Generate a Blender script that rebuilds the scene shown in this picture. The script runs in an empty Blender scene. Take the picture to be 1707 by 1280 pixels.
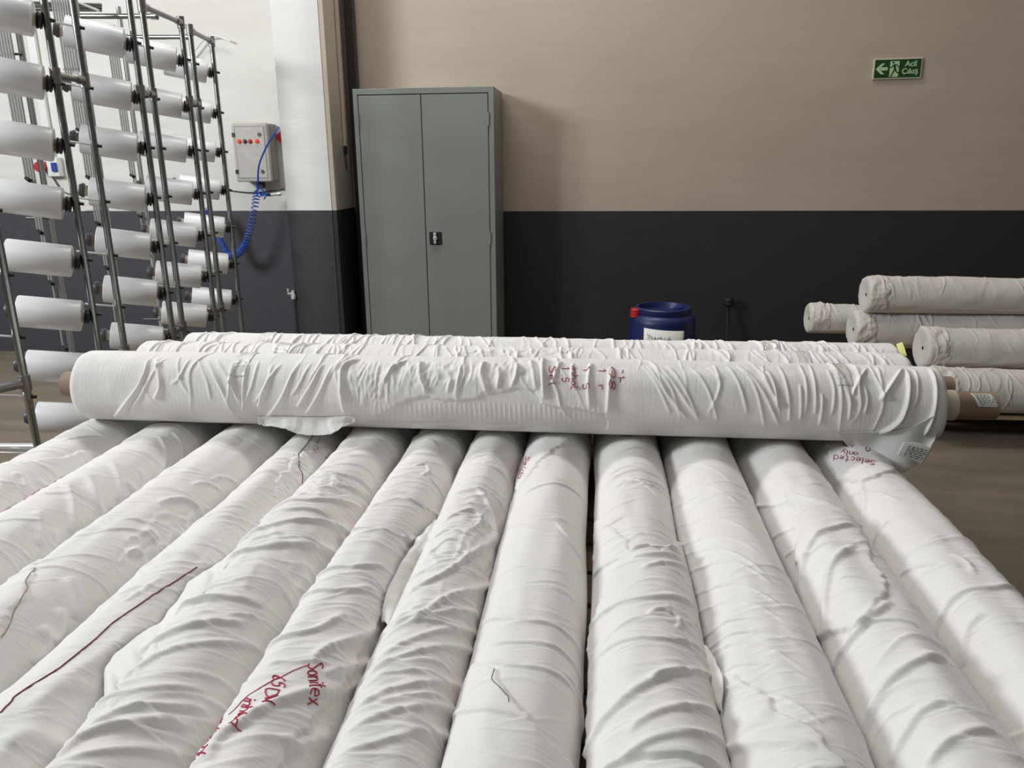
import bpy, math, random
import numpy as np
from mathutils import Vector, Matrix
S = bpy.context.scene
COL = S.collection

# ------------------------------------------------------------------ camera, world, lights
F, PITCH, YAW, ROLL, CH = 1285.0, 15.9, 6.4, -0.48, 1.42
p_, y_, r_ = [math.radians(a) for a in (PITCH, YAW, ROLL)]
FW = np.array([-math.sin(y_)*math.cos(p_), math.cos(y_)*math.cos(p_), -math.sin(p_)])
RT = np.array([math.cos(y_), math.sin(y_), 0.0]); UP = np.cross(RT, FW)
CR = math.cos(r_)*RT + math.sin(r_)*UP
CU = -math.sin(r_)*RT + math.cos(r_)*UP
CO = np.array([0.0, 0.0, CH])
cd = bpy.data.cameras.new('camera'); cam = bpy.data.objects.new('camera', cd); COL.objects.link(cam)
cd.sensor_width = 36.0; cd.lens = F*36.0/1707.0; cd.clip_start = 0.02; cd.clip_end = 100
M = Matrix(((CR[0], CU[0], -FW[0], CO[0]), (CR[1], CU[1], -FW[1], CO[1]), (CR[2], CU[2], -FW[2], CO[2]), (0, 0, 0, 1)))
cam.matrix_world = M
S.camera = cam
def ray(x, y): return FW + (x-853.5)/F*CR - (y-640)/F*CU
def at(x, y, ax, v):
    d = ray(x, y); return CO + (v-CO[ax])/d[ax]*d

w = bpy.data.worlds.new('world'); S.world = w; w.use_nodes = True
nt = w.node_tree; bg = nt.nodes['Background']
tc = nt.nodes.new('ShaderNodeTexCoord'); sx = nt.nodes.new('ShaderNodeSeparateXYZ'); rp = nt.nodes.new('ShaderNodeValToRGB')
mr = nt.nodes.new('ShaderNodeMapRange'); mr.inputs[1].default_value = -1; mr.inputs[2].default_value = 1
nt.links.new(tc.outputs['Generated'], sx.inputs[0]); nt.links.new(sx.outputs['Z'], mr.inputs[0]); nt.links.new(mr.outputs[0], rp.inputs[0])
e = rp.color_ramp.elements
e[0].position = 0.35; e[0].color = (.10, .085, .07, 1); e[1].position = 0.95; e[1].color = (1.0, .98, .95, 1)
m2 = e.new(.55); m2.color = (.31, .285, .255, 1)
nt.links.new(rp.outputs[0], bg.inputs[0]); bg.inputs[1].default_value = 0.18

def area(name, loc, target, sx_, sy_, power, color):
    l = bpy.data.lights.new(name, 'AREA'); l.shape = 'RECTANGLE'; l.size = sx_; l.size_y = sy_; l.energy = power; l.color = color
    o = bpy.data.objects.new(name, l); COL.objects.link(o); o.location = loc
    o.rotation_euler = (Vector(target)-Vector(loc)).to_track_quat('-Z', 'Y').to_euler(); return o
area('daylight_window', (-5.6, 0.6, 3.6), (-1.6, 5.0, 1.3), 1.7, 1.3, 275, (.93, .97, 1.0))
area('ceiling_light_row', (-1.5, 4.35, 5.0), (-1.2, 2.6, 0), 3.6, 0.5, 130, (1.0, .98, .95))
area('ceiling_light_near', (-1.6, -0.6, 4.2), (-0.5, 1.2, 0.6), 1.6, 1.2, 19, (.97, .98, 1.0))
area('ceiling_light_far', (2.6, 3.0, 5.0), (2.2, 4.6, 0), 2.0, 0.5, 12, (1.0, .80, .58))
S.view_settings.view_transform = 'Standard'; S.view_settings.look = 'None'; S.view_settings.gamma = 1
S.view_settings.use_curve_mapping = False; S.view_settings.exposure = 0.0

# ------------------------------------------------------------------ materials
def mat(name, col, rough=.6, metal=0.0, bump=None, var=None, emit=None, spec=None, sheen=0, stretch=(1, 1, 1), alpha=None, trans=0):
    m = bpy.data.materials.new(name); m.use_nodes = True; n = m.node_tree; b = n.nodes['Principled BSDF']
    b.inputs['Base Color'].default_value = (*col, 1); b.inputs['Roughness'].default_value = rough; b.inputs['Metallic'].default_value = metal
    if spec is not None: b.inputs['Specular IOR Level'].default_value = spec
    if sheen: b.inputs['Sheen Weight'].default_value = sheen
    if alpha is not None: b.inputs['Alpha'].default_value = alpha
    if trans: b.inputs['Transmission Weight'].default_value = trans
    if emit: b.inputs['Emission Color'].default_value = (*emit[:3], 1); b.inputs['Emission Strength'].default_value = emit[3]
    tcn = n.nodes.new('ShaderNodeTexCoord'); mp = n.nodes.new('ShaderNodeMapping'); mp.inputs['Scale'].default_value = stretch
    n.links.new(tcn.outputs['Object'], mp.inputs[0])
    if var:   # (scale, amount, second colour)
        nz = n.nodes.new('ShaderNodeTexNoise'); nz.inputs['Scale'].default_value = var[0]; nz.inputs['Detail'].default_value = 6; nz.inputs['Roughness'].default_value = .6
        n.links.new(mp.outputs[0], nz.inputs[0])
        cr = n.nodes.new('ShaderNodeMapRange'); cr.inputs[1].default_value = .35; cr.inputs[2].default_value = .7; cr.inputs[3].default_value = 0; cr.inputs[4].default_value = var[1]
        n.links.new(nz.outputs[0], cr.inputs[0])
        mx = n.nodes.new('ShaderNodeMix'); mx.data_type = 'RGBA'; mx.inputs[6].default_value = (*col, 1); mx.inputs[7].default_value = (*var[2], 1)
        n.links.new(cr.outputs[0], mx.inputs[0]); n.links.new(mx.outputs[2], b.inputs['Base Color'])
    if bump:  # list of (scale, strength, distance, stretch)
        prev = None
        for (sc, st, ds, ss) in bump:
            m3 = n.nodes.new('ShaderNodeMapping'); m3.inputs['Scale'].default_value = ss; n.links.new(tcn.outputs['Object'], m3.inputs[0])
            nz = n.nodes.new('ShaderNodeTexNoise'); nz.inputs['Scale'].default_value = sc; nz.inputs['Detail'].default_value = 4
            n.links.new(m3.outputs[0], nz.inputs[0])
            bp = n.nodes.new('ShaderNodeBump'); bp.inputs['Strength'].default_value = st; bp.inputs['Distance'].default_value = ds
            n.links.new(nz.outputs[0], bp.inputs['Height'])
            if prev: n.links.new(prev.outputs[0], bp.inputs['Normal'])
            prev = bp
        n.links.new(prev.outputs[0], b.inputs['Normal'])
    return m
FABB = [(1, .30, .0035, (14, 170, 14)), (22, .35, .006, (1, 1, 1)), (1, .25, .0012, (700, 900, 700))]
FAB = mat('white_knit_fabric', (.80, .79, .768), .8, bump=FABB, sheen=.15, spec=.25, var=(4, .65, (.785, .74, .71)))
FAB2 = mat('white_knit_fabric_plain', (.81, .795, .765), .8, bump=FABB, sheen=.15, spec=.25)
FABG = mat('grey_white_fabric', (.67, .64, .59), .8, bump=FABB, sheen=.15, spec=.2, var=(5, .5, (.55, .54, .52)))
SHEER = mat('sheer_white_fabric', (.82, .82, .80), .8, spec=.2, alpha=.78, bump=[(30, .3, .004, (1, 1, 1))])
FILM = mat('clear_tape', (.70, .69, .65), .12, spec=1.0, bump=[(90, .9, .004, (1, 1, 1))])
CARD = mat('brown_cardboard', (.30, .215, .15), .7, var=(8, .4, (.25, .175, .12)))
CREAM = mat('cream_cardboard', (.66, .58, .47), .7, var=(8, .4, (.6, .52, .42)))
PAPER = mat('label_paper', (.82, .82, .76), .6)
YELLOW = mat('yellow_paper', (.80, .84, .28), .6)
INK = mat('label_ink', (.06, .06, .07), .7)
RED = mat('red_marker', (.42, .02, .06), .6)
BLUEINK = mat('blue_marker', (.05, .07, .16), .6)
STEEL = mat('galvanised_tube', (.43, .47, .465), .27, 1.0, bump=[(40, .1, .001, (1, 1, 1))], var=(25, .5, (.27, .31, .30)))
CLAMP = mat('cast_clamp', (.33, .32, .31), .45, 1.0, bump=[(60, .4, .002, (1, 1, 1))])
BRIGHT = mat('bright_steel', (.85, .85, .84), .25, .6)
GUIDE = mat('grey_guide_tube', (.42, .41, .40), .4, .3)
YARN = mat('white_filament_yarn', (.86, .86, .87), .34, 0.0, spec=.6, bump=[(1, .25, .0008, (520, 10, 10))])
BLACK = mat('black_plastic', (.015, .015, .017), .4)
DGREY = mat('dark_grey_plastic', (.07, .07, .08), .45)
CAB = mat('grey_painted_steel', (.250, .268, .248), .42, bump=[(3, .05, .01, (1, 1, 1))], var=(2, .3, (.235, .25, .235)))
CABD = mat('dark_gap', (.012, .012, .012), .8)
ENC = mat('grey_enclosure', (.50, .48, .44), .4, var=(14, .7, (.42, .39, .34)))
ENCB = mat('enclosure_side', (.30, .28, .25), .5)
BLUE = mat('blue_hose', (.02, .09, .48), .3)
DRUM = mat('blue_drum', (.006, .018, .105), .42, var=(6, .5, (.005, .014, .08)))
REDP = mat('red_plastic', (.50, .02, .03), .4)
LAMPR = mat('lit_red_button', (.6, .04, .03), .3, emit=(1, .12, .06, .25))
GREEN = mat('sign_green', (.018, .065, .022), .4)
GLOWG = mat('sign_pale_green', (.50, .66, .36), .5)
SIGNW = mat('sign_frame', (.62, .60, .46), .5)
WOOD = mat('pallet_wood', (.42, .30, .18), .8, bump=[(1, .5, .002, (4, 60, 60))], var=(9, .6, (.33, .23, .14)))
WHITEP = mat('white_plastic', (.78, .78, .77), .4)
FLOORM = mat('concrete_floor', (.19, .155, .118), .75, bump=[(1.2, .3, .02, (1, 4, 1)), (40, .3, .003, (1, 1, 1))], var=(1.6, .8, (.115, .09, .062)), stretch=(1, 3.5, 1))

def wall_mat(name, light, dark, zb, grime=0.35):
    m = bpy.data.materials.new(name); m.use_nodes = True; n = m.node_tree; b = n.nodes['Principled BSDF']; b.inputs['Roughness'].default_value = .62
    g = n.nodes.new('ShaderNodeNewGeometry'); s = n.nodes.new('ShaderNodeSeparateXYZ'); n.links.new(g.outputs['Position'], s.inputs[0])
    gt = n.nodes.new('ShaderNodeMath'); gt.operation = 'GREATER_THAN'; gt.inputs[1].default_value = zb; n.links.new(s.outputs['Z'], gt.inputs[0])
    mp = n.nodes.new('ShaderNodeMapping'); mp.inputs['Scale'].default_value = (.5, .5, 2.6); n.links.new(g.outputs['Position'], mp.inputs[0])
    nz = n.nodes.new('ShaderNodeTexNoise'); nz.inputs['Scale'].default_value = 1.6; nz.inputs['Detail'].default_value = 7; n.links.new(mp.outputs[0], nz.inputs[0])
    mr = n.nodes.new('ShaderNodeMapRange'); mr.inputs[1].default_value = .36; mr.inputs[2].default_value = .62; mr.inputs[3].default_value = 0; mr.inputs[4].default_value = grime; n.links.new(nz.outputs[0], mr.inputs[0])
    m1 = n.nodes.new('ShaderNodeMix'); m1.data_type = 'RGBA'; m1.inputs[6].default_value = (*light, 1); m1.inputs[7].default_value = (light[0]*.8, light[1]*.78, light[2]*.75, 1); n.links.new(mr.outputs[0], m1.inputs[0])
    mx = n.nodes.new('ShaderNodeMix'); mx.data_type = 'RGBA'; mx.inputs[6].default_value = (*dark, 1); n.links.new(m1.outputs[2], mx.inputs[7]); n.links.new(gt.outputs[0], mx.inputs[0])
    n.links.new(mx.outputs[2], b.inputs['Base Color'])
    n2 = n.nodes.new('ShaderNodeTexNoise'); n2.inputs['Scale'].default_value = 5; n2.inputs['Detail'].default_value = 8; n.links.new(mp.outputs[0], n2.inputs[0])
    bp = n.nodes.new('ShaderNodeBump'); bp.inputs['Strength'].default_value = .25; bp.inputs['Distance'].default_value = .01; n.links.new(n2.outputs[0], bp.inputs['Height']); n.links.new(bp.outputs[0], b.inputs['Normal'])
    return m
DARKP = (.034, .034, .040)
W_LIT = wall_mat('daylit_wall_and_charcoal_paint', (.77, .755, .71), (.050, .050, .060), 1.105, .55)  # daylight on the left wall is mixed into its colour, whiter than the beige
W_BEIGE = wall_mat('beige_and_charcoal_paint', (.51, .43, .345), (.026, .024, .025), 1.098, .25)
C_LIT = wall_mat('column_paint_lit', (.80, .79, .76), (.040, .040, .046), 1.13, .15)  # column front coloured whiter for the daylight falling on it
C_SHADED = wall_mat('column_paint_shaded', (.55, .47, .40), (.022, .022, .024), 1.13, .2)  # side of the same column, its shade put in as a darker tan

# ------------------------------------------------------------------ mesh helpers
class MB:
    def __init__(s): s.v = []; s.f = []
    def add(s, vs, fs):
        o = len(s.v); s.v += [tuple(float(c) for c in v) for v in vs]; s.f += [tuple(i+o for i in f) for f in fs]
    def box(s, a, b, bev=0):
        x0, y0, z0 = a; x1, y1, z1 = b
        s.add([(x0, y0, z0), (x1, y0, z0), (x1, y1, z0), (x0, y1, z0), (x0, y0, z1), (x1, y0, z1), (x1, y1, z1), (x0, y1, z1)],
              [(0, 3, 2, 1), (4, 5, 6, 7), (0, 1, 5, 4), (1, 2, 6, 5), (2, 3, 7, 6), (3, 0, 4, 7)])
    def tube(s, pts, r, n=10, cap=True):
        pts = [Vector([float(c) for c in p]) for p in pts]; N = len(pts)
        rr = r if hasattr(r, '__len__') else [r]*N
        t0 = (pts[1]-pts[0]).normalized(); a = Vector((0, 0, 1)) if abs(t0.z) < .9 else Vector((1, 0, 0))
        u = t0.cross(a).normalized(); vs = []
        for i, p in enumerate(pts):
            t = (pts[min(i+1, N-1)]-pts[max(i-1, 0)]).normalized()
            u = (u-t*u.dot(t)).normalized(); v = t.cross(u)
            for k in range(n):
                an = 2*math.pi*k/n; vs.append(p+(u*math.cos(an)+v*math.sin(an))*rr[i])
        fs = []
        for i in range(N-1):
            for k in range(n):
                k2 = (k+1) % n; fs.append((i*n+k, i*n+k2, (i+1)*n+k2, (i+1)*n+k))
        if cap: fs.append(tuple(range(n-1, -1, -1))); fs.append(tuple((N-1)*n+k for k in range(n)))
        s.add(vs, fs)
    def lathe(s, prof, o=(0, 0, 0), axis=(0, 0, 1), n=32):      # prof = [(dist along axis, radius)]
        o = Vector(o); ax = Vector(axis).normalized(); a = Vector((0, 0, 1)) if abs(ax.z) < .9 else Vector((1, 0, 0))
        u = ax.cross(a).normalized(); v = ax.cross(u); vs = []; fs = []
        for (d, r) in prof:
            for k in range(n):
                an = 2*math.pi*k/n; vs.append(o+ax*d+(u*math.cos(an)+v*math.sin(an))*max(r, 1e-5))
        for i in range(len(prof)-1):
            for k in range(n):
                k2 = (k+1) % n; fs.append((i*n+k, i*n+k2, (i+1)*n+k2, (i+1)*n+k))
        s.add(vs, fs)
    def build(s, name, m, parent=None, smooth=False, bevel=0):
        me = bpy.data.meshes.new(name); me.from_pydata(s.v, [], s.f); me.update()
        me.materials.append(m)
        if smooth: me.polygons.foreach_set('use_smooth', [True]*len(me.polygons))
        o = bpy.data.objects.new(name, me); COL.objects.link(o)
        if parent: o.parent = parent
        if bevel:
            b = o.modifiers.new('bevel', 'BEVEL'); b.width = bevel; b.segments = 2; b.limit_method = 'ANGLE'
        if smooth and smooth != 'full':
            me.set_sharp_from_angle(angle=math.radians(38))
        return o
def grid_mesh(name, P, m, parent=None, closed=False, mats=None, solid=0):   # P: (n, k, 3) array
    n, k, _ = P.shape; me = bpy.data.meshes.new(name)
    kk = k if closed else k-1
    i = np.arange(n-1)[:, None]; j = np.arange(kk)[None, :]; j2 = (j+1) % k
    q = np.stack([i*k+j, i*k+j2, (i+1)*k+j2, (i+1)*k+j], -1).reshape(-1, 4)
    me.vertices.add(n*k); me.vertices.foreach_set('co', P.reshape(-1).astype(np.float32))
    me.loops.add(q.size); me.loops.foreach_set('vertex_index', q.reshape(-1).astype(np.int32))
    me.polygons.add(len(q)); me.polygons.foreach_set('loop_start', np.arange(0, q.size, 4, dtype=np.int32))
    me.polygons.foreach_set('loop_total', np.full(len(q), 4, dtype=np.int32))
    me.polygons.foreach_set('use_smooth', np.ones(len(q), bool))
    me.update(calc_edges=True); me.validate(); me.materials.append(m)
    o = bpy.data.objects.new(name, me); COL.objects.link(o)
    if parent: o.parent = parent
    if solid:
        sm = o.modifiers.new('solid', 'SOLIDIFY'); sm.thickness = solid; sm.offset = 0
    return o
def tag(o, label=None, cat=None, group=None, kind=None):
    if label: o['label'] = label
    if cat: o['category'] = cat
    if group: o['group'] = group
    if kind: o['kind'] = kind
    return o
def empty(name, loc=(0, 0, 0), label=None, cat=None, group=None):
    o = bpy.data.objects.new(name, None); COL.objects.link(o); o.location = loc; o.empty_display_size = .05
    return tag(o, label, cat, group)
def copy_tree(o, parent=None):
    c = o.copy(); COL.objects.link(c); c.parent = parent
    for ch in list(o.children): copy_tree(ch, c)
    return c
def structure(name, mb, m): o = mb.build(name, m); o['kind'] = 'structure'; return o

# ------------------------------------------------------------------ room
WY = 5.6
b = MB(); b.box((-9, -3, -.1), (7, WY+.2, 0)); structure('floor', b, FLOORM)
b = MB(); b.box((-9, WY, 0), (-2.0, WY+.2, 4.6)); structure('wall_left', b, W_LIT)
b = MB(); b.box((-2.0, WY, 0), (7, WY+.2, 4.6)); structure('wall_back', b, W_BEIGE)
b = MB(); b.box((-2.112, 5.18, 0), (-1.80, WY, 4.6)); structure('trim_1', b, C_LIT)
b = MB(); b.box((-1.80, 5.185, 0), (-1.768, WY, 4.6)); structure('trim_2', b, C_SHADED)
b = MB(); b.box((-9, WY-.012, 0), (-2.112, WY, .07)); structure('baseboard_left', b, W_LIT)

# ------------------------------------------------------------------ black strip and conduit by the column
o = empty('black_strip', (-1.70, 5.52, 0), 'black upright strip standing between the column and the grey cabinet', 'strip')
b = MB(); b.box((-.030, -.03, 0), (.026, .05, 4.6)); b.build('strip_body', BLACK, o, bevel=.004)  # plain black upright box, full wall height
o = empty('cable_conduit', (-1.755, 5.42, 1.55), 'beige conduit pipe running down the side of the white column', 'conduit')
b = MB(); b.box((-.010, -.014, 0), (.012, .014, 3.0)); b.build('conduit_pipe', mat('beige_conduit', (.50, .42, .34), .5), o, bevel=.003)
b = MB(); b.box((-.008, -.012, -.05), (.010, .012, 0)); b.lathe([(0, .003), (.12, .003)], (0, 0, -.16), n=8); b.build('cable_end', BLACK, o)
o = empty('air_valve', (-2.118, 5.17, .2), 'small white tap on a thin pipe at the left corner of the column', 'valve')
b = MB(); b.tube([(0, 0, -.2), (0, 0, .33)], .007); b.build('riser_pipe', DGREY, o, True)
b = MB(); b.lathe([(0, .001), (0, .014), (.03, .016), (.045, .010), (.06, .010), (.06, .001)], (0, -.005, .325), n=14); b.tube([(0, -.01, .36), (-.028, -.03, .365)], .008); b.tube([(-.022, -.03, .36), (-.024, -.03, .40)], .006); b.build('valve_body', WHITEP, o, True)

# ------------------------------------------------------------------ cabinet
CX0, CX1, CY0, CY1, CZ = -1.597, -.679, 5.15, 5.585, 1.895
cab = empty('metal_cabinet', ((CX0+CX1)/2, (CY0+CY1)/2, 0), 'tall grey two-door metal cabinet standing against the beige wall', 'cabinet')
def rel(o, mb):
    mb.v = [(x-o.location.x, y-o.location.y, z-o.location.z) for x, y, z in mb.v]; return mb
b = MB(); b.box((CX0, CY0+.02, 0), (CX1, CY1, CZ))
b.box((CX0, CY0, 0), (CX0+.030, CY0+.03, CZ)); b.box((CX1-.034, CY0, 0), (CX1, CY0+.03, CZ)); b.box((CX0+.03, CY0, CZ-.036), (CX1-.034, CY0+.03, CZ)); b.box((CX0+.03, CY0, 0), (CX1-.034, CY0+.03, .06))
rel(cab, b).build('cabinet_body', CAB, cab, bevel=.002)
mid = (CX0+CX1)/2-.012
for i, (a, c_) in enumerate(((CX0+.034, mid-.0025), (mid+.0025, CX1-.039))):
    b = MB(); b.box((a, CY0+.001, .064), (c_, CY0+.024, CZ-.041)); d = rel(cab, b).build('door', CAB, cab, bevel=.003)
    for z in (1.70, .95, .22):
        b = MB(); xx = (a-.004) if i == 0 else (c_+.004); b.tube([(xx, CY0-.004, z-.04), (xx, CY0-.004, z+.04)], .005, 8); b.box((xx-.006, CY0-.003, z-.04), (xx+.006, CY0+.001, z+.04)); rel(cab, b).build('hinge', CAB, d, True)
    if i == 1:
        b = MB(); b.box((a+.022, CY0-.007, .905), (a+.103, CY0+.001, .990)); pl = rel(cab, b).build('lock_plate', BLACK, d, bevel=.003)
        b = MB(); b.box((a+.052, CY0-.018, .912), (a+.070, CY0-.006, .985)); b.lathe([(0, .015), (.014, .013), (.014, .001)], (a+.062, CY0-.006, .948), (0, -1, 0), 16); rel(cab, b).build('lock_handle', BRIGHT, pl, True, .002)

# ------------------------------------------------------------------ exit sign
sg = empty('exit_sign', (1.896, WY-.002, 1.995), 'green and cream emergency exit sign with left arrow, high on the beige wall', 'sign')
tilt = math.radians(.6)
b = MB(); b.box((-.150, -.012, -.063), (.150, 0, .063)); b.build('sign_frame', SIGNW, sg, bevel=.002)
b = MB(); b.box((-.142, -.0135, -.055), (.142, -.011, .055)); panel = b.build('green_panel', GREEN, sg)
def flat(mb, pts, y0=-.0155, y1=-.0130):
    n = len(pts); mb.add([(x, y0, z) for x, z in pts]+[(x, y1, z) for x, z in pts], [tuple(range(n))]+[(i, i+n, (i+1) % n+n, (i+1) % n) for i in range(n)])
b = MB(); flat(b, [(-.136, 0), (-.100, .033), (-.080, .033), (-.104, .010), (-.104, -.010), (-.080, -.033), (-.100, -.033)]); flat(b, [(-.106, .010), (-.062, .010), (-.062, -.010), (-.106, -.010)]); b.build('arrow', GLOWG, panel)
b = MB(); flat(b, [(-.048, -.050), (.006, -.050), (.008, .045), (-.048, .045)]); b.build('doorway_symbol', GLOWG, panel)
b = MB()
def stroke(mb, pts, wd, y0, y1):
    for (a, c_) in zip(pts[:-1], pts[1:]):
        a = np.array(a); c_ = np.array(c_); d = (c_-a)/np.linalg.norm(c_-a); nn = np.array([-d[1], d[0]])*wd/2
        flat(mb, [tuple(a-nn), tuple(c_-nn), tuple(c_+nn), tuple(a+nn)], y0, y1)
ci = [(-.030+.0065*math.cos(t*.5236), .036+.0065*math.sin(t*.5236)) for t in range(12)]; flat(b, ci, -.0165, -.0150)
for pts, wd in (([(-.024, .026), (-.018, .0), (-.012, -.010)], .013), ([(-.026, .022), (-.038, .010), (-.048, .006)], .006), ([(-.016, .024), (-.004, .020), (.004, .006)], .006), ([(-.020, -.006), (-.030, -.028), (-.040, -.048)], .008), ([(-.012, -.008), (-.006, -.024), (.012, -.026)], .007)):
    stroke(b, pts, wd, -.0165, -.0150)
b.build('running_figure', GREEN, panel)
def text(name, body, size, loc, rot, m, parent, ext=.0006, align='CENTER', bold=True):
    cu = bpy.data.curves.new(name, 'FONT'); cu.body = body; cu.size = size; cu.align_x = align; cu.extrude = ext
    if bold: cu.offset = size*.018
    t = bpy.data.objects.new(name, cu); COL.objects.link(t); dg = bpy.context.evaluated_depsgraph_get()
    me = bpy.data.meshes.new_from_object(t.evaluated_get(dg)); bpy.data.objects.remove(t)
    o = bpy.data.objects.new(name, me); me.materials.clear(); me.materials.append(m); COL.objects.link(o)
    o.location = loc; o.rotation_euler = rot; o.parent = parent; return o
text('lettering', 'Acil', .047, (.080, -.0142, .012), (math.pi/2, 0, 0), GLOWG, panel)
text('lettering', 'Çıkış', .047, (.078, -.0142, -.033), (math.pi/2, 0, 0), GLOWG, panel)
sg.rotation_euler = (0, -tilt, 0)

# ------------------------------------------------------------------ control box, hose, socket
cb = empty('control_box', (-2.445, WY-.002, 1.515), 'grey electrical control box with red lamps mounted on the white wall', 'control box')
b = MB(); b.box((-.130, -.105, -.195), (.130, 0, .195)); b.build('box_body', ENCB, cb, bevel=.008)
b = MB(); b.box((-.136, -.150, -.200), (.126, -.105, .200)); dr = b.build('door', ENC, cb, bevel=.012)
b = MB(); b.box((-.116, -.1520, -.178), (.106, -.150, .178)); b.box((-.110, -.1526, -.172), (.100, -.150, .172)); b.build('door_rim', ENCB, dr, bevel=.001)
b = MB(); b.box((-.109, -.1535, -.171), (.099, -.1515, .171)); b.build('door_panel', ENC, dr, bevel=.001)
for z in (.12, -.13):
    b = MB(); b.box((-.134, -.158, z-.014), (-.112, -.148, z+.014)); b.build('hinge', BLACK, dr, bevel=.002)
    b = MB(); b.lathe([(0, .014), (.006, .013), (.006, .001)], (.068, -.152, z), (0, -1, 0), 18); b.build('latch', DGREY, dr, True)
for x, m in ((-.083, LAMPR), (-.042, DGREY), (-.004, REDP), (.048, LAMPR)):
    b = MB(); b.lathe([(0, .016), (.004, .016), (.004, .012), (.014, .010), (.017, .005), (.017, .0005)], (x, -.152, .075), (0, -1, 0), 18); o = b.build('button', m, dr, True)
    o['label'] = {DGREY: 'grey button', REDP: 'dark red button', LAMPR: 'lit red lamp'}[m]
b = MB(); b.lathe([(0, .035), (.03, .035), (.03, .001)], (.175, 0, .105), (0, -1, 0), 20); b.build('side_switch', REDP, cb, True)
b = MB(); b.box((-.02, -.09, -.245), (.03, -.04, -.195)); b.build('cable_gland', BLACK, cb, bevel=.004)
# blue coiled hose
hs = empty('coiled_air_hose', (-2.30, 5.50, 1.24), 'bright blue coiled air hose hanging in a loop below the control box', 'hose')
hp = [at(x, y, 1, 5.40) for x, y in ((428, 322), (424, 350), (418, 380), (408, 408), (396, 424), (382, 426), (372, 412), (360, 385), (350, 360), (342, 348))]
def spline(P, n):
    P = np.array(P); t = np.linspace(0, len(P)-1, n); out = []
    for x in t:
        i = min(int(x), len(P)-2); f = x-i; p0, p1, p2, p3 = P[max(i-1, 0)], P[i], P[i+1], P[min(i+2, len(P)-1)]
        out.append(.5*((2*p1)+(-p0+p2)*f+(2*p0-5*p1+4*p2-p3)*f*f+(-p0+3*p1-3*p2+p3)*f**3))
    return np.array(out)
c_ = spline(hp, 1100); d_ = np.gradient(c_, axis=0); d_ /= np.linalg.norm(d_, axis=1)[:, None]
nY = np.array([0, 1., 0]); u_ = np.cross(d_, nY); L_ = np.concatenate([[0], np.cumsum(np.linalg.norm(np.diff(c_, axis=0), axis=1))])
pt_ = np.interp(L_/L_[-1], [0, .12, .35, .5, 1], [.017, .032, .020, .0125, .0125]); ph = np.concatenate([[0], np.cumsum(np.diff(L_)/pt_[1:])])*2*math.pi; rr = .023
hel = c_+rr*(np.cos(ph)[:, None]*u_+np.sin(ph)[:, None]*nY)
b = MB(); b.tube(list(hel-np.array(hs.location)), .0036, 6); b.build('coil', BLUE, hs, True)
tl = spline([hp[0]+np.array([0, .01, 0]), at(430, 300, 1, 5.34), at(432, 275, 1, 5.30), at(444, 245, 1, 5.30), at(458, 222, 1, 5.34), at(464, 212, 1, 5.40)], 60)
b = MB(); b.tube(list(tl-np.array(hs.location)), .0062, 8); b.build('straight_lead', BLUE, hs, True)
b = MB(); kn = spline([at(x, y, 1, 5.38) for x, y in ((424, 320), (434, 314), (440, 322), (432, 328), (426, 318), (438, 326), (446, 322), (440, 332))], 80); b.tube(list(kn-np.array(hs.location)), .005, 6); b.build('hose_end', BLUE, hs, True)
fp = empty('pipe_fitting', at(446, 323, 1, 5.48), 'black and chrome push fitting with cable beside the column below the control box', 'fitting')
b = MB(); b.tube([(-.03, -.06, .005), (.05, -.06, -.004)], .013, 10); b.build('fitting_body', BLACK, fp, True)
b = MB(); b.tube([(.05, -.06, -.004), (.13, -.055, .004)], .011, 10); b.tube([(.10, -.055, .0), (.12, -.055, .003)], .015, 10); b.build('coupler', BRIGHT, fp, True)
wc = empty('wall_cable', at(420, 320, 1, WY-.01), 'thin grey cable sagging along the white wall to the column', 'cable')
pp = spline([at(x, y, 1, WY-.012) for x, y in ((60, 262), (85, 292), (110, 322), (150, 318), (200, 316), (300, 316), (365, 316), (420, 321), (474, 315))], 60)
b = MB(); b.tube(list(pp-np.array(wc.location)), .005, 6); b.build('cable_run', DGREY, wc, True)
ss = empty('power_socket', at(96, 278, 1, WY), 'white socket box with a red and a blue socket on the wall behind the creel', 'socket')
b = MB(); b.box((-.045, -.06, -.07), (.045, -.002, .07)); b.build('box_body', WHITEP, ss, bevel=.006)
b = MB(); b.lathe([(0, .040), (.05, .042), (.07, .034), (.07, .001)], (-.085, -.03, 0), (0, -1, 0), 20); b.box((-.1, -.04, -.025), (-.04, -.01, .025)); b.build('red_socket', REDP, ss, True)
b = MB(); b.box((.0, -.075, -.035), (.040, -.055, .030)); b.build('blue_socket', mat('blue_socket_plastic', (.02, .05, .35), .4), ss, bevel=.004)
tk = empty('cable_trunking', at(88, 262, 1, WY), 'white cable trunking running up the wall above the power socket', 'trunking')
b = MB(); b.box((-.03, -.03, 0), (.03, -.002, 1.6)); b.build('trunking', WHITEP, tk, bevel=.004)
wh = empty('white_hose', at(350, 70, 1, WY-.03), 'thin white hose arching along the wall behind the top of the creel', 'hose')
pp = spline([at(x, y, 1, WY-.04) for x, y in ((306, 102), (318, 92), (328, 80), (338, 68), (350, 61), (364, 61), (384, 69))], 50)
b = MB(); b.tube(list(pp-np.array(wh.location)), .006, 6); b.build('hose_run', WHITEP, wh, True)

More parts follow.
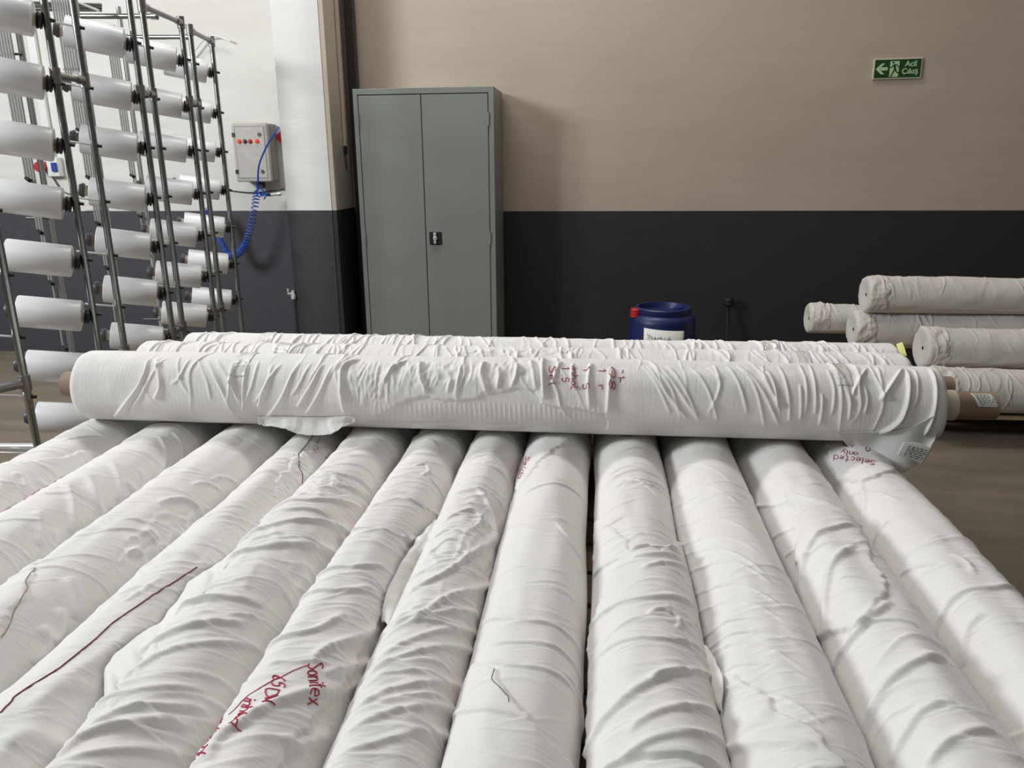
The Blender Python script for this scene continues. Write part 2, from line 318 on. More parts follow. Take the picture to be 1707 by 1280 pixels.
# ------------------------------------------------------------------ drum, brush
dm = empty('plastic_drum', (.392, 4.62, 0), 'blue plastic drum with red cap and paper note behind the fabric rolls', 'drum')
b = MB(); b.lathe([(0, .001), (0, .17), (.02, .19), (.10, .197), (.13, .201), (.15, .201), (.17, .197), (.545, .197), (.565, .193), (.585, .180), (.594, .163), (.612, .166), (.628, .166), (.634, .160), (.634, .145), (.600, .136), (.594, .001)], n=48); b.v = [(x, y, z*.945) for x, y, z in b.v]; b.build('drum_body', DRUM, dm, True)
b = MB(); b.lathe([(0, .034), (.045, .034), (.05, .030), (.05, .001)], (-.160, -.060, .545), n=20); b.build('cap', REDP, dm, True)
b = MB(); b.lathe([(0, .03), (.03, .03), (.032, .001)], (.10, .07, .55), n=20); b.build('cap', DRUM, dm, True)
P = np.array([[[.2005*math.sin(a), -.2005*math.cos(a), z] for a in np.linspace(-.62, .60, 16)] for z in (.30, .500)]); P[1, :, 2] -= np.linspace(0, .014, 16)
nt_ = grid_mesh('paper_note', P, PAPER, dm, solid=.0008); nt_['label'] = 'white paper note with handwriting'
SQ = {'Y': [[(0, 1), (.05, .6), (.35, .55), (.5, 1)], [(.5, 1), (.4, .3), (.2, -.2), (0, 0)]], 'o': [[(.25, .6), (.05, .4), (.1, .05), (.35, 0), (.5, .3), (.3, .6)]],
      'u': [[(0, .6), (.05, .1), (.3, 0), (.5, .3), (.5, .6), (.55, 0)]], 'w': [[(0, .6), (.1, 0), (.3, .4), (.45, 0), (.65, .6)]], 'a': [[(.5, .5), (.2, .6), (.02, .3), (.2, 0), (.45, .15), (.5, .6), (.55, 0)]],
      'k': [[(.02, 1), (.02, 0)], [(.45, .6), (.05, .3), (.5, 0)]], 'c': [[(.45, .5), (.2, .6), (.02, .3), (.2, 0), (.45, .1)]], 'S': [[(.5, .9), (.25, 1), (.02, .8), (.3, .5), (.5, .25), (.25, 0), (0, .1)]],
      'n': [[(0, .6), (.02, 0)], [(.02, .4), (.25, .6), (.42, .45), (.45, 0)]], 'e': [[(.05, .3), (.45, .35), (.3, .6), (.05, .4), (.1, .05), (.45, .05)]], 't': [[(.25, 1), (.2, .1), (.4, 0)], [(0, .65), (.45, .65)]],
      'x': [[(0, .6), (.5, 0)], [(.5, .65), (0, 0)]], 'i': [[(.15, .6), (.15, 0)], [(.15, .85), (.16, .9)]], 'd': [[(.5, 1), (.5, 0)], [(.5, .5), (.2, .6), (.02, .3), (.2, 0), (.5, .15)]],
      'l': [[(.1, 1), (.1, .1), (.25, 0)]], 'h': [[(0, 1), (.02, 0)], [(.02, .4), (.25, .6), (.42, .45), (.45, 0)]], 'y': [[(0, .6), (.2, .1)], [(.5, .6), (.2, -.1), (0, -.35)]], 'D': [[(0, 1), (.02, 0), (.4, .1), (.5, .5), (.35, .9), (0, 1)]],
      'N': [[(0, 0), (.02, 1), (.45, 0), (.5, 1)]], 'G': [[(.5, .85), (.25, 1), (.02, .5), (.2, 0), (.5, .1), (.5, .4), (.3, .4)]], '6': [[(.4, 1), (.1, .6), (.02, .2), (.25, 0), (.45, .2), (.25, .45), (.05, .3)]],
      '5': [[(.5, 1), (.1, 1), (.08, .6), (.4, .6), (.45, .2), (.2, 0), (0, .1)]], 'O': [[(.25, 1), (.02, .6), (.1, .1), (.35, 0), (.5, .5), (.4, .9), (.25, 1)]], 'k2': [], '.': [[(.1, 0), (.13, .04)]], ' ': [],
      'r': [[(0, .6), (.03, 0)], [(.03, .35), (.2, .6), (.4, .55)]], 's': [[(.4, .55), (.1, .6), (.1, .4), (.4, .2), (.3, 0), (0, .05)]], '-': [[(0, .4), (.4, .42)]], '1': [[(.1, .8), (.25, 1), (.25, 0)]], '8': [[(.25, .5), (.05, .75), (.25, 1), (.45, .75), (.05, .25), (.25, 0), (.45, .25), (.25, .5)]], '/': [[(0, -.1), (.4, 1.1)]]}
def word(txt, adv=.62):
    out = []; x = 0
    for ch in txt:
        for s in SQ.get(ch, []): out.append([(x+px, py) for px, py in s])
        x += adv if ch not in 'il.1' else adv*.55
    return out, x
b = MB(); st, wd = word('Youwakcak')
for s in st:
    pts = []
    for (px, py) in s:
        a = -.50+px/wd*.72; z = .440+py*.030-px/wd*.014; pts.append((.2015*math.sin(a), -.2015*math.cos(a), z))
    b.tube(pts, .0011, 5)
b.build('handwriting', BLUEINK, nt_, True)
br = empty('floor_brush', (.925, 5.50, 0), 'black brush with upright handle leaning on the charcoal wall right of the drum', 'brush')
b = MB(); b.tube([(-.01, -.10, .04), (0, .04, .455)], .011, 8); b.build('handle', CABD, br, True)
b = MB(); b.lathe([(0, .001), (0, .02), (.015, .036), (.05, .036), (.065, .02), (.07, .001)], (0, .03, .44), n=16); b.build('grip', BLACK, br, True)
b = MB(); b.box((-.09, -.15, .0), (.09, -.07, .06)); b.build('head', BLACK, br, bevel=.006)

# ------------------------------------------------------------------ creel (yarn rack)
POLE = [(-2.17, 2.62), (-2.172, 3.084), (-2.17, 3.262), (-2.174, 3.684), (-2.20, 3.832), (-2.25, 4.283), (-2.292, 4.455), (-2.373, 4.866)]
ROWS = [1.983-.2345*k for k in range(-1, 9)]       # k = -1 is above the frame of the photo
BD = Vector((.84, .45, -.165)).normalized()
ck = empty('yarn_creel', (-2.2, 3.7, 0), 'tall galvanised tube creel with paired poles holding white yarn bobbins', 'creel')
def cr(mb, name, m, parent=ck): mb.v = [(x-ck.location.x, y-ck.location.y, z) for x, y, z in mb.v]; return mb.build(name, m, parent, True)
poles = []
for i, (x, y) in enumerate(POLE):
    b = MB(); top = 2.185 if i > 2 else 2.9
    if i == 3: top = 2.26
    b.tube([(x, y, 0.0), (x, y, top)], .0145, 16); po = cr(b, 'pole', STEEL); poles.append(po)
    for z in ROWS:
        if z < .08 or z > top-.1: continue
        q = Vector((x, y, z)); b = MB(); b.tube([q+BD*.012, q+BD*.030], .0068, 10); b.tube([q+BD*.012, q+BD*.016], .0095, 10)
        cr(b, 'knob', BLACK, po)
        if i % 2 == 0 and i < 8:
            b = MB(); b.tube([q-BD*.01, q-BD*.135], .0042, 8); pn = cr(b, 'guide_pin', BRIGHT, po)
def clamp(i, j, z, z2=None):
    a = Vector((*POLE[i], z)); c2 = Vector((*POLE[j], z if z2 is None else z2)); d = (c2-a).normalized()
    b = MB(); b.tube([a+d*.01, c2-d*.01], .013, 12); b.tube([a+d*.012, a+d*.06], .018, 12); b.tube([c2-d*.012, c2-d*.06], .018, 12)
    for q, (x, y) in ((a, POLE[i]), (c2, POLE[j])): b.tube([(x, y, q.z-.03), (x, y, q.z+.03)], .020, 14)
    cr(b, 'crosspiece', CLAMP)
clamp(1, 2, 1.775); clamp(3, 4, 1.765); clamp(5, 6, 1.765)
clamp(3, 4, .60); clamp(5, 6, .59); clamp(1, 2, .60)
clamp(4, 5, 2.165); clamp(6, 7, 2.155); clamp(2, 3, 2.235)
b = MB(); a = Vector((*POLE[0], .63)); c2 = a+Vector((-.30, -.42, -.02)); d = (c2-a).normalized(); b.tube([a+d*.01, c2], .013, 12); b.tube([a+d*.012, a+d*.11], .018, 12); b.tube([(POLE[0][0], POLE[0][1], .60), (POLE[0][0], POLE[0][1], .66)], .020, 14); cr(b, 'crosspiece', CLAMP)
# horizontal top tubes and rails
for (x0, y0, x1, y1, Y) in ((262, 27, 112, 27, 4.10), (318, 62, 205, 62, 4.66)):
    A = Vector(at(x0, y0, 1, Y)); B = Vector(at(x1, y1, 1, Y)); b = MB(); b.tube([A, B], .0135, 12); b.tube([A, A+(B-A)*.06], .018, 12); b.tube([B, B+(A-B)*.06], .018, 12); cr(b, 'top_tube', STEEL)
A = Vector((*POLE[0], .37)); b = MB(); b.tube([A, A+Vector((-.55, -.05, .0))], .0145, 12); cr(b, 'base_tube', BRIGHT)
for k, (y0, y1) in enumerate(((4, 8), (10, 12), (16, 17))):
    A = Vector(at(30, y0, 1, 4.30)); B = Vector(at(170, y1, 1, 4.45)); b = MB(); b.tube([A, B], .008, 8); cr(b, 'rail', STEEL)
b = MB(); b.tube([Vector(at(126, 2, 1, 4.3)), Vector(at(165, 18, 1, 4.3))], .006, 8); cr(b, 'rail', BRIGHT)
# bundles of guide tubes behind each column of bobbins
for (bx, by, ntube, first, dd) in ((-2.546, 3.36, 7, 0, .012), (-2.62, 3.90, 7, 0, .012), (-2.76, 4.50, 6, 0, .012)):
    b = MB(); b.tube([(bx+.018, by+.03, 0), (bx+.018, by+.03, 2.9 if by < 4 else 2.3)], .013, 12); cr(b, 'rear_pole', GUIDE)
    bt = 2.9 if by < 4 else 2.2
    for k in range(ntube):
        z0 = ROWS[k+1]+.10 if k < 6 else ROWS[7]+.02
        x = bx-.002-(ntube-1-k)*.0135+.0
        b = MB(); b.tube([(x, by, z0), (x, by, bt)], .0052, 8); t = cr(b, 'guide_tube', GUIDE)
        b = MB(); b.tube([(x+.03, by-.02, z0-.012), (x, by, z0-.002)], .009, 8); cr(b, 'eyelet', BLACK, t)
    for z in (1.9, 1.2, .5):
        b = MB(); b.tube([(bx-.085, by+.012, z), (bx+.03, by+.012, z)], .005, 8); cr(b, 'bundle_bracket', BLACK)

# bobbins
def make_bobbin():
    r = empty('yarn_bobbin')
    b = MB(); b.lathe([(-.242, .024), (-.2425, .052), (-.240, .0635), (-.236, .0665), (-.115, .0670), (-.006, .0665), (-.002, .0635), (0, .052), (0, .024)], axis=BD, n=40); b.build('yarn_package', YARN, r, 'full' and True)
    b = MB(); b.lathe([(-.262, .001), (-.262, .022), (-.258, .025), (.008, .025), (.010, .022), (.010, .001)], axis=BD, n=24); b.build('paper_tube', CREAM, r, True)
    b = MB(); b.lathe([(.008, .024), (.009, .032), (.014, .033), (.016, .031), (.017, .025), (.020, .025), (.021, .032), (.028, .031), (.031, .024), (.032, .008), (.046, .008)], axis=BD, n=24); b.build('end_cap', BLACK, r, True)
    b = MB(); b.lathe([(-.258, .020), (-.262, .033), (-.270, .034), (-.285, .026), (-.288, .001)], axis=BD, n=24); b.build('tip_cap', DGREY, r, True)
    return r
proto = make_bobbin(); first = True; rnd = random.Random(5)
ordn = ['topmost', 'second from the top', 'third from the top', 'fourth from the top', 'fifth from the top', 'sixth from the top', 'seventh from the top', 'lowest']
colname = ['in the nearest creel column at the left edge', 'in the second creel column from the camera', 'in the third creel column from the camera', 'in the farthest creel column near the wall']
variants = [CREAM, CARD, BLACK]
BP = {}
for ci, pi in enumerate((1, 3, 5, 7)):
    nrow = 8 if ci == 0 else 7
    for k in range(nrow):
        o = proto if first else copy_tree(proto); first = False
        x, y = POLE[pi]; z = 1.983-.2345*k
        o.location = Vector((x, y, z))-BD*.046+Vector((0, 0, -.012))+Vector((rnd.uniform(-.004, .004), 0, rnd.uniform(-.004, .004)))
        s = 1.0+rnd.uniform(-.05, .03)
        if (ci, k) in ((2, 4),): s = 1.08
        bd = [c for c in o.children if c.name.startswith('yarn_package')][0]
        # packages differ a little in fullness across their axis
        tag(o, f'white yarn bobbin {ordn[k] if k < nrow-1 or ci == 0 else "lowest visible"} {colname[ci]}', 'yarn bobbin', f'yarn bobbins {colname[ci]}')
        BP[ci, k] = o
        for c in o.children:
            v = rnd.random()
            if c.name.startswith('paper_tube') and v < .4: 
                c.data = c.data.copy(); c.data.materials[0] = CARD
for (i, k) in ((1, 2), (1, 3), (1, 5), (0, 0)):
    pass

# ------------------------------------------------------------------ fabric rolls
def polydist(px, py, poly):
    """signed distance (positive inside) from arrays to polygon"""
    ins = np.zeros(px.shape, bool); d = np.full(px.shape, 1e9); n = len(poly)
    for i in range(n):
        x0, y0 = poly[i]; x1, y1 = poly[(i+1) % n]
        c = ((y0 > py) != (y1 > py)); xi = (x1-x0)*(py-y0)/((y1-y0) if y1 != y0 else 1e-9)+x0
        ins ^= (c & (px < xi))
        vx, vy = x1-x0, y1-y0; t = np.clip(((px-x0)*vx+(py-y0)*vy)/(vx*vx+vy*vy+1e-12), 0, 1)
        d = np.minimum(d, np.hypot(px-x0-t*vx, py-y0-t*vy))
    return np.where(ins, d, -d)
def vnoise(x, y, seed):       # smooth value noise on arrays
    rs = np.random.RandomState(seed); T = rs.rand(64, 64)*2-1
    xi = np.floor(x).astype(int); yi = np.floor(y).astype(int); fx = x-xi; fy = y-yi; fx = fx*fx*(3-2*fx); fy = fy*fy*(3-2*fy)
    g = lambda a, b_: T[a % 64, b_ % 64]
    return (g(xi, yi)*(1-fx)+g(xi+1, yi)*fx)*(1-fy)+(g(xi, yi+1)*(1-fx)+g(xi+1, yi+1)*fx)*fy
class Roll:
    """a bolt of cloth; local y runs along the axis, angle 0 is the top, positive towards local +x"""
    def __init__(s, name, origin, yawdeg, L, rx, rz, label, NL=700, NC=150, seed=1, group=None, cat='fabric roll', mat_=None, tilt=0):
        s.L, s.rx, s.rz, s.NL, s.NC, s.seed = L, rx, rz, NL, NC, seed; s.name = name
        s.o = empty(name, origin, label, cat, group); s.o.rotation_euler = (math.radians(tilt), 0, math.radians(yawdeg))
        s.Mw = Matrix.Translation(Vector(origin)) @ s.o.rotation_euler.to_matrix().to_4x4(); s.Mi = s.Mw.inverted()
        s.sv = np.linspace(0, L, NL); s.tv = np.linspace(-math.pi, math.pi, NC, endpoint=False)
        s.S, s.T = np.meshgrid(s.sv, s.tv, indexing='ij'); s.A = s.T*rx     # arc length
        s.D = np.zeros_like(s.S); s.mat = mat_ or FAB; s.rs = np.random.RandomState(seed)
    def noise(s, amp, ls, la):
        th = s.T; s.D += amp*vnoise(s.S/ls+7.3, (np.cos(th)*s.rx/la)+11.1+np.sin(th)*s.rx/la*2.7, s.seed+3)
        return s
    def ridges(s, n, s0, s1, amp, wid, tilt=(-.3, .3), curve=(-.4, .4), span=(.5, 1.6), cen=(-.8, .8), sharp=1.0, warp=.0):
        rs = s.rs
        for _ in range(n):
            c = rs.uniform(s0, s1); t = rs.uniform(*tilt)*s.rx; q = rs.uniform(*curve)*s.rx; h = rs.uniform(*span); tc_ = rs.uniform(*cen)
            a = rs.uniform(*amp) if hasattr(amp, '__len__') else amp; w_ = rs.uniform(*wid)
            i0 = max(0, int((c-.25)/s.L*s.NL)); i1 = min(s.NL, int((c+.25)/s.L*s.NL)+1)
            if i1 <= i0: continue
            T = s.T[i0:i1]-tc_; lin = c+t*T+q*T*T+.006*np.sin(T*rs.uniform(2, 5)+rs.uniform(0, 6))*(1+warp)
            d = s.S[i0:i1]-lin
            env = np.clip(1-(np.abs(T)/h)**2, 0, 1)**1.2
            ww = w_*(.6+.4*env)
            up_ = np.where(d > 0, np.exp(-(d/(ww*.55))**2), np.exp(-(d/(ww*1.3))**2))
            s.D[i0:i1] += a*env*up_
        return s
    def toST(s, x, y, lift=0.0):
        """where the line of sight through this photo point meets the roll"""
        d = s.Mi.to_3x3() @ Vector(ray(x, y)); o = s.Mi @ Vector(CO)
        a, b_ = s.rx+lift, s.rz+lift
        A = d.x**2/a**2+d.z**2/b_**2; B = 2*(o.x*d.x/a**2+o.z*d.z/b_**2); C = o.x**2/a**2+o.z**2/b_**2-1
        D = B*B-4*A*C
        t = (-B-math.sqrt(D))/(2*A) if D > 0 else -B/(2*A)
        p = o+d*t; return (p.y, math.atan2(p.x/a, p.z/b_))
    def px(s, pts): return [s.toST(*p) for p in pts]
    def fold(s, pts, amp, wid, inpx=True, asym=1.0):
        P = s.px(pts) if inpx else pts; P = [(a, t*s.rx) for a, t in P]
        Q = spline(P, max(12, len(P)*6)); ii = np.where((s.sv > Q[:, 0].min()-wid*4) & (s.sv < Q[:, 0].max()+wid*4))[0]
        if len(ii) < 2: return s
        w_ = slice(ii[0], ii[-1]+1); SS, AA = s.S[w_], s.A[w_]; bestd = np.full(SS.shape, 1e9); tt = np.zeros(SS.shape); sg_ = np.zeros(SS.shape)
        for i in range(len(Q)-1):
            x0, y0 = Q[i]; x1, y1 = Q[i+1]; vx, vy = x1-x0, y1-y0; l2 = vx*vx+vy*vy+1e-12
            t = np.clip(((SS-x0)*vx+(AA-y0)*vy)/l2, 0, 1); d = np.hypot(SS-x0-t*vx, AA-y0-t*vy)
            m_ = d < bestd; bestd = np.where(m_, d, bestd); tt = np.where(m_, (i+t)/(len(Q)-1), tt); sg_ = np.where(m_, np.sign(vx*(AA-y0)-vy*(SS-x0)), sg_)
        env = np.clip(np.minimum(tt, 1-tt)*5, 0, 1)**.7; ww = np.where(sg_ > 0, wid*asym, wid)
        s.D[w_] += .85*amp*env*np.exp(-(bestd/ww)**2); return s
    def layer(s, poly, thick, inpx=True, extra=(), jag=.004, soft=.0022, sd=0):
        P = s.px(poly) if inpx else list(poly); P = [(a, t*s.rx) for a, t in P+list(extra)]
        jx = jag*vnoise(s.S/.012+3, s.A/.012+5, s.seed+sd+20)+jag*1.5*vnoise(s.S/.04+3, s.A/.04+5, s.seed+sd+31)
        d = polydist(s.S, s.A, P)+jx
        s.D += thick/(1+np.exp(-np.clip(d/soft*2, -30, 30))); return s
    def crumple(s, poly, amp, sc, inpx=True, ani=(1, 1), sd=0):
        P = s.px(poly) if inpx else poly; P = [(a, t*s.rx) for a, t in P]
        d = polydist(s.S, s.A, P); e_ = np.clip(d/.03, 0, 1)
        x, y = s.S/sc/ani[0], s.A/sc/ani[1]; wv = vnoise(x*.6+9, y*.6+4, s.seed+sd+1)*1.6
        n1 = 1-np.abs(vnoise(x+wv, y-wv, s.seed+sd+50))*2; n2 = 1-np.abs(vnoise(x*2.1-wv, y*2.1+wv, s.seed+sd+51))*2
        s.D += amp*e_*(.65*n1+.35*n2); return s
    def surf(s, S_, T_, lift=0.0):
        fi = np.clip(np.asarray(S_)/s.L*(s.NL-1), 0, s.NL-1.001); fj = ((np.asarray(T_)+math.pi)/(2*math.pi)*s.NC) % s.NC
        i = fi.astype(int); j = fj.astype(int); u = fi-i; v = fj-j; j2 = (j+1) % s.NC; i2 = np.minimum(i+1, s.NL-1); j = j % s.NC
        D = (s.D[i, j]*(1-v)+s.D[i, j2]*v)*(1-u)+(s.D[i2, j]*(1-v)+s.D[i2, j2]*v)*u+lift
        return np.stack([(s.rx+D)*np.sin(T_), np.asarray(S_)+0*D, (s.rz+D)*np.cos(T_)], -1)
    def build(s, part='wound_cloth', ends=(.02, .02), rcore=.03, core=(.06, .06), core_m=None, flatbot=True):
        env = np.clip(s.sv/.004, 0, 1)[:, None]; D = s.D
        if flatbot: D = D*np.where(np.abs(s.T) > 2.3, .15, 1)     # the underside is pressed smooth by its own weight
        s.D = D
        e0, e1 = ends; k = np.ones(s.NL)
        k -= (1-np.sqrt(np.clip(1-(np.clip(1-s.sv/e0, 0, 1))**2, 0, 1)))*e0/s.rx*.8
        k -= (1-np.sqrt(np.clip(1-(np.clip(1-(s.L-s.sv)/e1, 0, 1))**2, 0, 1)))*e1/s.rx*.8
        X = (s.rx+D)*np.sin(s.T)*k[:, None]; Z = (s.rz+D)*np.cos(s.T)*k[:, None]
        P = np.stack([X, s.S, Z], -1)
        cap0 = [np.stack([X[0]*f, np.full(s.NC, d_), Z[0]*f], -1) for f, d_ in ((rcore/s.rx, .012), (.6, .004), (.9, .0))]
        cap1 = [np.stack([X[-1]*f, np.full(s.NC, s.L+d_), Z[-1]*f], -1) for f, d_ in ((.9, 0.), (.6, -.004), (rcore/s.rx, -.012))]
        P = np.concatenate([np.stack(cap0), P, np.stack(cap1)])
        s.mesh = grid_mesh(part, P[:, ::-1], s.mat, s.o, closed=True)
        if core:
            b = MB(); a0, a1 = -core[0], s.L+core[1]
            b.lathe([(a0+.02, rcore-.006), (a0, rcore-.006), (a0, rcore), (a1, rcore), (a1, rcore-.006), (a1-.02, rcore-.006), (a1-.02, .001)], axis=(0, 1, 0), n=28)
            b.build('core_tube', core_m or CARD, s.o, True)
        return s
    def write(s, lines, m=RED, rad=.0009, name='marker_writing'):
        """lines: list of strokes, each a list of photo points on the roll"""
        b = MB()
        for st in lines:
            P = s.px(st); Q = spline(P, max(6, len(P)*5)) if len(P) > 2 else np.array([np.array(P[0])*(1-t)+np.array(P[-1])*t for t in np.linspace(0, 1, 5)])
            b.tube([Vector(p) for p in s.surf(Q[:, 0], Q[:, 1], .0008)], rad, 5)
        return b.build(name, m, s.o, True)
    def script(s, txt, p0, p1, up, m=RED, rad=.0009, jit=.04, name='marker_writing', seed=0):
        """handwritten word from photo point p0 to p1, 'up' is the photo vector of the letter height"""
        st, wd = word(txt); p0, p1, up = map(np.array, (p0, p1, up)); r_n = random.Random(seed+len(txt))
        return [[tuple(p0+(p1-p0)*(x/wd)+up*(y+r_n.uniform(-jit, jit))) for x, y in q] for q in st]
    def band(s, s0, s1, t0, t1, m=FILM, name='clear_tape_band'):
        a = np.linspace(s0, s1, 14); t = np.linspace(t0, t1, 40); A_, T_ = np.meshgrid(a, t, indexing='ij'); P = s.surf(A_.ravel(), T_.ravel(), .0012).reshape(14, 40, 3)
        return grid_mesh(name, P, m, s.o, solid=.0004)

def sheet(name, rows, m, parent, n=60, amp=.004, sc=.03, seed=0, jagend=.0, solid=.0015):
    """loose cloth through rows of 3D points (world), made local to parent"""
    R = np.array([spline(r, n) for r in rows]); k = max(8, len(rows)*8)
    P = np.array([spline(R[:, j], k) for j in range(n)]).transpose(1, 0, 2)
    L1 = np.linalg.norm(P[0, -1]-P[0, 0])+1e-6; L2 = np.linalg.norm(P[-1, 0]-P[0, 0])+1e-6
    I, J = np.meshgrid(np.linspace(0, L2, k), np.linspace(0, L1, n), indexing='ij')
    nv = vnoise(J/sc+2, I/sc*.4+1, seed+9)*amp
    nr = np.cross(np.gradient(P, axis=0), np.gradient(P, axis=1)); nr /= np.linalg.norm(nr, axis=2)[..., None]+1e-9
    P = P+nr*nv[..., None]*np.clip(I/L2*4, 0, 1)[..., None]
    if jagend: P[-1] += (P[-1]-P[-2])*(vnoise(J[-1]/.012, J[-1]*0, seed)*jagend)[:, None]
    Mi = (Matrix.Translation(Vector(parent.location)) @ parent.rotation_euler.to_matrix().to_4x4()).inverted()
    Pl = np.array([[tuple(Mi @ Vector(q)) for q in r] for r in P])
    return grid_mesh(name, Pl, m, parent, solid=solid)

YB, RL = .30, 2.38            # near end and length of the bed of rolls
SPEC = [(-1.457, .100, .1005), (-1.247, .106, .101), (-1.008, .108, .100), (-.808, .086, .096), (-.632, .096, .101), (-.446, .084, .099),
        (-.281, .081, .098), (-.104, .0945, .0995), (.096, .0945, .0985), (.294, .0985, .099), (.499, .099, .0985), (.695, .098, .099)]
LAB = ['white fabric roll at the far left edge of the bed, beside the creel',
       'white fabric roll with faint pink writing, second from the left of the bed',
       'white fabric roll with a thin torn seam, third from the left of the bed',
       'white fabric roll marked with a long dark red line down its length',
       'bulky white fabric roll with a loose crumpled wrap, right of the red-lined roll',
       'white fabric roll with large red handwriting near the bottom of the photo',
       'white fabric roll with twisted wrap and close ring creases, left of the smoothest roll',
       'smoothest white fabric roll, in the middle of the bed, with a short torn seam',
       'white fabric roll with a folded wrap edge, just right of the dark gap',
       'evenly ring-creased white fabric roll, third from the right of the bed',
       'white fabric roll with long curved folds, second from the right of the bed',
       'white fabric roll at the right edge of the bed, small writing at its far end']
# per roll: ring density, amp, tilt bias, noise
STY = [(50, .0028, .3), (50, .0032, .25), (40, .0028, .3), (80, .0024, .4), (90, .0036, .45), (80, .0030, .45), (120, .0032, .35), (45, .0018, .1), (80, .0030, .2), (50, .0022, .05), (50, .0030, .1), (55, .0028, .0)]
ROLLS = []
for i, (xc, rx, rz) in enumerate(SPEC):
    R = Roll('fabric_roll', (xc, YB, .50+rz), 0, RL, rx, rz, LAB[i], NL=1500, NC=170, seed=11+i*7, group='white fabric rolls laid side by side in the bed')
    n, amp, tb = STY[i]
    R.noise(.0045, .28, .12).noise(.0013, .10, .07)
    R.ridges(int(n*.8), .2, 2.2, (amp*.35, amp*1.35), (.0035, .008), tilt=(tb-.35, tb+.35), curve=(-.35, .25), span=(.5, 1.7), cen=(-.6, .7))
    R.ridges(n*3, .2, 2.2, (.0004, .0005+amp*.25), (.0018, .0034), tilt=(tb-.3, tb+.3), curve=(-.3, .3), span=(.4, 1.2), cen=(-.9, .9))
    ROLLS.append(R)
R1, R2, R3, R4, R5, R6, R7, R8, R9, R10, R11, R12 = ROLLS
# folds and wrap edges of each roll, where they lie on its cloth
R12.layer([(1396, 800), (1420, 801), (1436, 808), (1462, 800), (1484, 786), (1500, 770), (1440, 735), (1380, 738)], .007).fold([(1434, 806), (1441, 835), (1438, 878)], .007, .007)
R12.fold([(1561, 1066), (1588, 1005), (1646, 981), (1690, 985)], .008, .010, asym=.5).fold([(1608, 1110), (1614, 1051), (1640, 1026)], .007, .012, asym=.5).fold([(1455, 905), (1470, 880), (1482, 868)], .005, .006)
R12.fold([(1500, 960), (1540, 945), (1600, 948)], .005, .008, asym=.5).fold([(1585, 925), (1610, 935), (1625, 958)], .005, .006).fold([(1415, 826), (1450, 822), (1500, 835)], .004, .006)
R11.layer([(1306, 824), (1322, 840), (1331, 856), (1334, 880), (1328, 930), (1338, 985), (1350, 1060), (1375, 1062), (1440, 1050), (1480, 985), (1436, 900), (1430, 872), (1370, 845), (1325, 828)], .0075)
for pts, a, w_ in (([(1342, 998), (1345, 939), (1365, 901), (1394, 885), (1425, 880)], .011, .010), ([(1383, 1062), (1386, 968), (1400, 939), (1424, 912)], .011, .010), ([(1394, 1119), (1418, 1069), (1450, 1037), (1485, 1002)], .010, .010),
                   ([(1447, 1236), (1462, 1174), (1500, 1125), (1544, 1101), (1576, 1097)], .011, .012), ([(1488, 1277), (1512, 1221), (1538, 1189), (1590, 1172)], .008, .010), ([(1547, 1279), (1588, 1239), (1617, 1221), (1658, 1218)], .009, .010),
                   ([(1400, 975), (1440, 970), (1478, 980)], .005, .006), ([(1255, 846), (1290, 842), (1318, 836)], .005, .006), ([(1285, 900), (1310, 885), (1330, 880)], .004, .005), ([(1306, 930), (1325, 915), (1336, 905)], .004, .005), ([(1430, 1050), (1490, 1035), (1530, 1045)], .006, .007), ([(1310, 826), (1360, 842), (1420, 868)], .007, .008)):
    R11.fold(pts, a, w_, asym=.5)
R10.layer([(1207, 1122), (1233, 1139), (1277, 1163), (1318, 1192), (1359, 1221), (1389, 1251), (1420, 1290), (1300, 1330), (1225, 1300), (1190, 1150)], .0065, jag=.005, soft=.0016)
R10.fold([(1215, 1262), (1245, 1247), (1310, 1243), (1360, 1250)], .006, .008).fold([(1218, 1265), (1250, 1220), (1290, 1190)], .005, .012)
for y0 in (775, 808, 822, 862, 893, 915, 938, 975, 1003, 1030, 1052, 1075, 1105, 1150):
    k_ = (y0-735)/545; xl = 1100+k_*100; xr = 1210+k_*235
    h_ = 30+34*k_; jt = random.Random(y0).uniform(-.12, .12)
    R10.fold([(xl+(xr-xl)*u, y0+h_*((u-.42-jt)/.5)**2*(1.0 if u < .42+jt else .8)) for u in (.04, .18, .34, .5, .66, .82, .93)], random.Random(y0+1).uniform(.0022, .0044), .0036+.0015*k_, asym=.5)
R9.layer([(1054, 918), (1036, 930), (1016, 965), (1001, 1010), (988, 1055), (985, 1330), (1240, 1330), (1190, 1100), (1150, 950), (1132, 905), (1100, 925)], .0085, jag=.003, soft=.0016)
R9.layer([(993, 872), (1017, 877), (1034, 895), (1054, 918), (1036, 930), (990, 960)], .005, soft=.0016).fold([(1050, 924), (1080, 917), (1122, 924)], .010, .007, asym=.5).fold([(1052, 936), (1085, 932), (1128, 938)], .007, .006)
